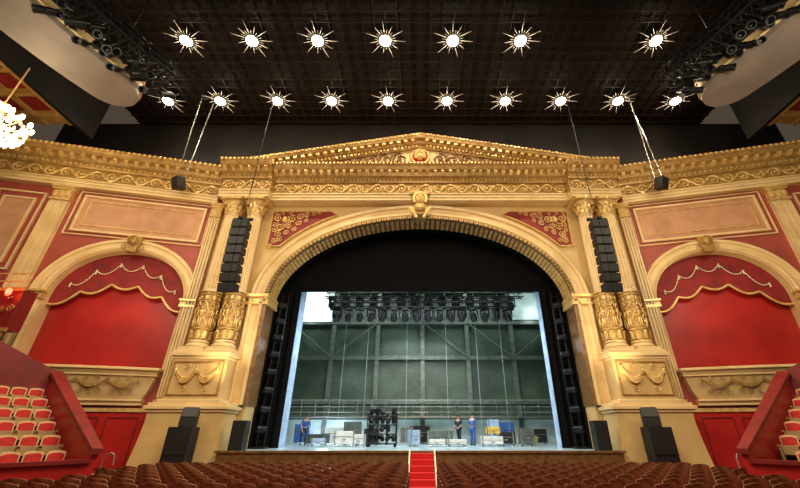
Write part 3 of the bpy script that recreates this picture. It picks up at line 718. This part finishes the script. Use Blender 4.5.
flight(6.6,25.0,.6,.5,.5,YEL,'small yellow crate on the stage','plastic_crate',rz=.6)
ck=empty('equipment_rack','black tubular equipment rack full of lamps and cables','equipment rack',T(-2.0,22,1.15))
m=MB()
for x in(-.75,-.25,.25,.75):
    for y in(-.35,.35): m.tube([(x,y,.1),(x,y,1.6)],.03,5)
for z in(.15,.6,1.03,1.45):
    for y in(-.35,.35): m.tube([(-.78,y,z),(.78,y,z)],.03,5)
    for x in(-.75,.75): m.tube([(x,-.35,z),(x,.35,z)],.03,5)
for x in(-.7,.7):
    for y in(-.3,.3): m.ell((x,y,.07),(.07,.04,.07),8,5)
meshobj('rack_frame',m,BLKM,ck)
for i in range(5):
    for z in(.4,.85,1.25,1.65):
        if random.random()<.12: continue
        m=MB(); R=Matrix.Translation((-.6+i*.3,random.uniform(-.1,.1),z))@Matrix.Rotation(random.uniform(-1,1),4,'X')@Matrix.Rotation(random.uniform(-.5,.5),4,'Y')
        m.lathe([(.04,-.17),(.11,-.12),(.12,.12),(.10,.18),(.03,.1)],10,M=R); m.tube([(-.13,0,0),(-.13,0,.18),(.13,0,.18),(.13,0,0)],.015,4,M=R); meshobj('stored_lamp',m,BLKM,ck)
# people
def skin(name,V,E,R,mt,par,sub=2):
    me=bpy.data.meshes.new(name); me.from_pydata(V,E,[]); o=bpy.data.objects.new(name,me); COL.objects.link(o)
    o.modifiers.new('s','SKIN')
    if not me.skin_vertices: 
        bm=bmesh.new(); bm.from_mesh(me); bm.verts.layers.skin.verify(); bm.to_mesh(me); bm.free()
    for i,r in enumerate(R):
        me.skin_vertices[0].data[i].radius=(r,r*.85); 
    me.skin_vertices[0].data[0].use_root=True
    s=o.modifiers.new('d','SUBSURF'); s.levels=sub; s.render_levels=sub
    me.materials.append(mt); o.parent=par; return o
def person(x,y,rz,label,shirt,trous,lean=0.0,arm=.3):
    p=empty('person',label,'person',T(x,y,1.15,rz))
    def L(v):
        yy,zz=v[1],v[2]-.95
        if v[2]>.95: return (v[0],yy*math.cos(lean)-zz*math.sin(lean),.95+zz*math.cos(lean)+yy*math.sin(lean))
        return v
    hy=-.18-arm*.5
    V=[(0,0,.95),(0,0,1.15),(0,.01,1.38),(0,0,1.50),(0,-.02,1.60),(0,-.03,1.70),
       (.10,0,.90),(.12,-.08,.50),(.13,.02,.09),(.14,-.14,.04),
       (-.10,0,.90),(-.12,.10,.50),(-.13,.20,.09),(-.14,.05,.04),
       (.19,.0,1.42),(.25,-.02,1.14),(.22,hy,1.02),(.21,hy-.10,1.0),
       (-.19,.0,1.42),(-.25,.02,1.14),(-.22,hy+.05,.98),(-.21,hy-.05,.96)]
    E=[(0,1),(1,2),(2,3),(3,4),(4,5),(0,6),(6,7),(7,8),(8,9),(0,10),(10,11),(11,12),(12,13),(2,14),(14,15),(15,16),(16,17),(2,18),(18,19),(19,20),(20,21)]
    R=[.13,.125,.15,.05,.085,.085,.085,.06,.045,.04,.085,.06,.045,.04,.06,.045,.032,.03,.06,.045,.032,.03]
    VL=[L(v) for v in V]
    skin('body',VL,E,R,SKIN,p)
    idx=[0,1,2,14,15,18,19]; mp={a:i for i,a in enumerate(idx)}
    skin('shirt',[VL[i] for i in idx],[(mp[a],mp[b]) for a,b in E if a in mp and b in mp],[.155,.15,.17,.08,.06,.08,.06],shirt,p)
    idx=[0,6,7,8,10,11,12]; mp={a:i for i,a in enumerate(idx)}
    skin('trousers',[VL[i] for i in idx],[(mp[a],mp[b]) for a,b in E if a in mp and b in mp],[.15,.11,.08,.065,.11,.08,.065],trous,p)
    m=MB(); h=L((0,-.0,1.70)); m.ell((h[0],h[1]+.01,h[2]+.03),(.10,.115,.115),10,7); meshobj('hair',m,HAIR,p)
    m=MB()
    h=L((0,-.12,1.64)); m.ell(h,(.018,.03,.03),6,4)
    for q in(-1,1): h=L((q*.035,-.11,1.68)); m.ell(h,(.014,.012,.010),6,4)
    meshobj('face',m,SKIN,p)
    for hi in(17,21):
        m=MB(); c0=Vector(VL[hi]); m.ell(tuple(c0),(.045,.055,.025),8,5)
        for f in range(4): m.tube([tuple(c0+Vector((-.03+.02*f,-.03,0))),tuple(c0+Vector((-.03+.02*f,-.08-.01*(f in(1,2)),-.005))),tuple(c0+Vector((-.03+.02*f,-.10-.01*(f in(1,2)),-.03)))],.009,5)
        m.tube([tuple(c0+Vector((.035 if hi==21 else -.035,-.01,0))),tuple(c0+Vector((.055 if hi==21 else -.055,-.05,-.01)))],.011,5); meshobj('hand',m,SKIN,p)
    m=MB()
    for fi in(8,12): v=V[fi]; m.ell((v[0],v[1]-.07,.05),(.055,.15,.055),8,5)
    meshobj('shoes',m,DARKC,p)
person(3.2,25.4,2.6,'person in blue work shirt standing by the crates',BLUEC,BLUEC,.15,.4)
person(2.6,27.8,-.6,'person in dark clothes working by the low crates',DARKC,DARKC,.1,.5)
person(-7.3,26.2,.5,'person in blue shirt bending over equipment',BLUEC,DARKC,.45,.6)
# ------------------------------------------------------------ stalls seats
def make_seat(name,label,group,shell,fab,edge,tip=False):
    s=empty(name,label,'seat',None,group)
    m=MB(); P=[(-.25,.40),(.25,.40),(.25,.88),(.235,.92),(.12,.95),(0,.96),(-.12,.95),(-.235,.92),(-.25,.88)]
    m.rings([[(x,-.24-.10*(z-.4)+yy-.05*(1-(x/.25)**2),z) for x,z in P] for yy in(0,.035)]); meshobj('backrest',m,shell,s)
    m=MB(); P=[(-.21,.50),(.21,.50),(.21,.85),(.1,.89),(-.1,.89),(-.21,.85)]
    m.rings([[(x*sc,-.23-.10*(z-.4)+yy,z) for x,z in P] for yy,sc in((0,1),(.05,1),(.07,.85))]); meshobj('back_cushion',m,fab,s)
    m=MB()
    if tip: m.rings([[(-.22,-.14,z),(.22,-.14,z),(.22,-.04+(z-.4)*.2,z),(-.22,-.04+(z-.4)*.2,z)] for z in(.33,.62)])
    else: m.box(-.23,.23,-.17,.24,.38,.47); m.box(-.2,.2,-.15,.2,.36,.38)
    meshobj('seat_cushion',m,edge if tip else fab,s,smooth=False)
    for q in(-1,1):
        m=MB(); m.box(q*.262-.022,q*.262+.022,-.2,.2,.60,.64); m.box(q*.262-.015,q*.262+.015,-.12,.05,.0,.6); meshobj('armrest',m,edge,s,smooth=False)
    return s
s1=make_seat('auditorium_seat','brown wooden theatre seat with red upholstery in the stalls','stalls seats',WOOD,SRED,WOOD)
first=True; cnt=0
for r in range(9):
    D=7.5+r*.82
    lim=math.sqrt(max(0,10.1**2-(D-5)**2))-.45 if D<11.2 else 9.0
    if D<8.5: lim=min(lim,9.2)
    off=.44 if D>9 else .36
    n=int((lim-off)/.545)
    for k in(-1,1):
        for i in range(n):
            x=.1+k*(off+.27+i*.545); M=T(x,D,0,-x*.012); cnt+=1
            if first: s1.matrix_world=M; first=False
            else: dup(s1,M)
# raked side blocks
def pol(r,ph,k): return (k*r*math.sin(ph),5+r*math.cos(ph))
s2=make_seat('tier_seat','red upholstered tip-up seat with beige underside on the raked side tier','side tier seats',BEIGE,SRED,BEIGE,True)
first=True
ph0=math.radians(54.8)
SC=Matrix.Scale(.80,4)
for k in(-1,1):
    tr=empty('seating_tier','dark red stepped tier with curved front wall','seating tier',None)
    A=[ph0+math.radians(32)*i/12 for i in range(13)]
    m=MB()
    for i in range(6):
        r0=10.75+.97*i if i else 10.4; r1=16.95; z=.60+.37*i; zb=0 if i==0 else z-.37
        R=[]
        for ph in A:
            R.append([(*pol(r0,ph,k),zb),(*pol(r1,ph,k),zb),(*pol(r1,ph,k),z),(*pol(r0,ph,k),z)])
        m.rings(R)
    meshobj('stepped_floor',m,FLO,tr,smooth=False)
    m=MB(); m.rings([[(*pol(10.25,ph,k),0),(*pol(10.4,ph,k),0),(*pol(10.4,ph,k),1.1),(*pol(10.25,ph,k),1.1)] for ph in A]); 
    meshobj('front_wall',m,RED,tr,smooth=False)
    m=MB(); m.rings([[(*pol(10.15,ph,k),1.1),(*pol(10.5,ph,k),1.1),(*pol(10.5,ph,k),1.18),(*pol(10.15,ph,k),1.18)] for ph in A]); 
    m.rings([[(*pol(10.15,ph0+e,k),1.3),(*pol(17.2,ph0+e,k),3.8),(*pol(17.2,ph0+e,k),3.92),(*pol(10.15,ph0+e,k),1.42)] for e in(-.016,.008)])
    meshobj('top_rail',m,DRED,tr,smooth=False)
    m=MB(); m.rings([[(*pol(10.25,ph0+e,k),0),(*pol(17.1,ph0+e,k),0),(*pol(17.1,ph0+e,k),3.8),(*pol(10.25,ph0+e,k),1.3)] for e in(-.012,.002)]); meshobj('end_wall',m,RED,tr,smooth=False)
    m=MB(); m.rings([[(*pol(17,ph,k),0),(*pol(17.15,ph,k),0),(*pol(17.15,ph,k),3.9+(ph-ph0)*7.5),(*pol(17,ph,k),3.9+(ph-ph0)*7.5)] for ph in A]); meshobj('rear_wall',m,DRED,tr,smooth=False)
    for i in range(6):
        r=11.4+.97*i
        for j in range(8):
            if k>0 and (i==0 and j<1): continue
            ph=ph0+(.38+j*.45)/r
            x,y=pol(r,ph,k); M=T(x,y,.60+.37*i,math.atan2(5-y,-x)-pi/2)@SC
            if first: s2.matrix_world=M; first=False
            else: dup(s2,M)
    # side box & lamp
    bx=k*18.55 if k<0 else 19.6
    sb=empty('gallery_box','dark red gallery box front with gilt relief and brass rail','balcony',T(bx,14.9,0))
    m=MB(); m.box(-1.9,1.9,-.1,.5,5.5,7.2); meshobj('box_front',m,DRED,sb,smooth=False)
    m=MB(); m.box(-2.0,2.0,-.18,-.1,7.1,7.25); m.box(-2.0,2.0,-.18,-.1,5.4,5.55)
    for i in range(10): spiral(m,-1.7+.38*i,6.35,.15,-.15,1 if i%2 else -1)
    meshobj('gilt_relief',m,GOLD,sb)
    m=MB()
    for z in(7.55,7.9): m.tube([(-1.9,-.1,z),(1.9,-.1,z)],.03,5)
    for i in range(9): m.tube([(-1.9+i*.475,-.1,7.2),(-1.9+i*.475,-.1,7.9)],.02,5)
    meshobj('brass_rail',m,GOLDL,sb)
    if k<0:
        rl=empty('wall_lamp','small red glowing lamp on brass bracket at the box front','lamp',T(-17.0,14.55,6.85))
        m=MB(); m.lathe([(.05,0),(.10,.08),(.10,.22),(.05,.28)],12); meshobj('lamp_shade',m,REDG,rl)
        m=MB(); m.tube([(0,0,-.05),(0,.1,-.1),(0,.24,0)],.02,5); m.ell((0,0,-.03),(.08,.08,.03),8,4); meshobj('lamp_bracket',m,GOLDL,rl)
        light('POINT',(-17.0,14.2,7.0),30,(1,.1,.05),.1)
    hr=empty('handrail','bent brushed steel handrail by the side exit','handrail',T(k*11.3,14.8,0))
    m=MB()
    for dx in(0,.7): m.tube([(dx-.35,0,0),(dx-.35,0,1.0),(dx-.3,0,1.12),(dx-.1,0,1.16),(dx,0,1.1),(dx+.05,0,.8)],.03,6)
    meshobj('rail_tube',m,CHR,hr)
# ------------------------------------------------------------ lights
light('AREA',(0,1,13),1150,(1,.82,.57),7,(0,18,8))  # unseen fill light added in the hall to brighten the facade
light('AREA',(-12,6,12),680,(1,.82,.57),4,(-14,17,8))  # unseen fill added for the left side wall
light('AREA',(12,6,12),680,(1,.82,.57),4,(14,17,8))  # matching added fill for the right side wall
for k in(-1,1):
    light('SPOT',(k*8.0,15.4,2.6),850,(1,.82,.48),.2,(k*8.9,17.6,9),1.2,.8)
    light('SPOT',(k*12.5,14.5,5.2),450,(1,.80,.46),.2,(k*14.5,17.2,10),1.6,.8)
    light('SPOT',(k*6.5,9,6.5),600,(1,.83,.54),.3,(k*11.5,17.2,3.2),.9,.8)  # spot added to lift the dark pedestals and box fronts
    light('SPOT',(k*3,4,9),500,(1,.84,.6),.5,(k*12.5,11.5,2.2),.7,.8)  # unseen spot added to brighten the side tier seats
    light('AREA',(k*5,24,14),460,(.84,1,.86),5,(k*4,29,3))
    light('POINT',(k*6.0,22.4,6.5),110,(.6,.78,1),.3)
light('AREA',(0,27.5,8.5),240,(.82,.98,.90),6,(0,28,1),sy=3)
light('AREA',(0,21.2,9.0),800,(.78,.92,1),6,(0,24,1),sy=1)
light('POINT',(-6.5,28.5,2.2),180,(.75,.88,1),.3)
light('POINT',(-9.3,28.9,10.6),140,(.85,1,.96),.3)  # added beside the left pale panel to spread its brightness
light('POINT',(9.3,28.9,10.6),90,(.85,1,.96),.3)
light('AREA',(0,9,13),1200,(1,.84,.60),5,(0,11,0))  # overhead fill added to brighten the stalls seat backs
W=bpy.data.worlds.new('w'); S.world=W; W.use_nodes=True
W.node_tree.nodes['Background'].inputs[0].default_value=(1,.76,.54,1); W.node_tree.nodes['Background'].inputs[1].default_value=.07
cam=bpy.data.cameras.new('cam'); co=bpy.data.objects.new('camera',cam); COL.objects.link(co)
co.location=(0,0,1.75); co.rotation_euler=(math.radians(90+27.13),0,0); cam.lens=16.7; cam.sensor_width=36; cam.shift_x=-.025; cam.clip_end=200
S.camera=co
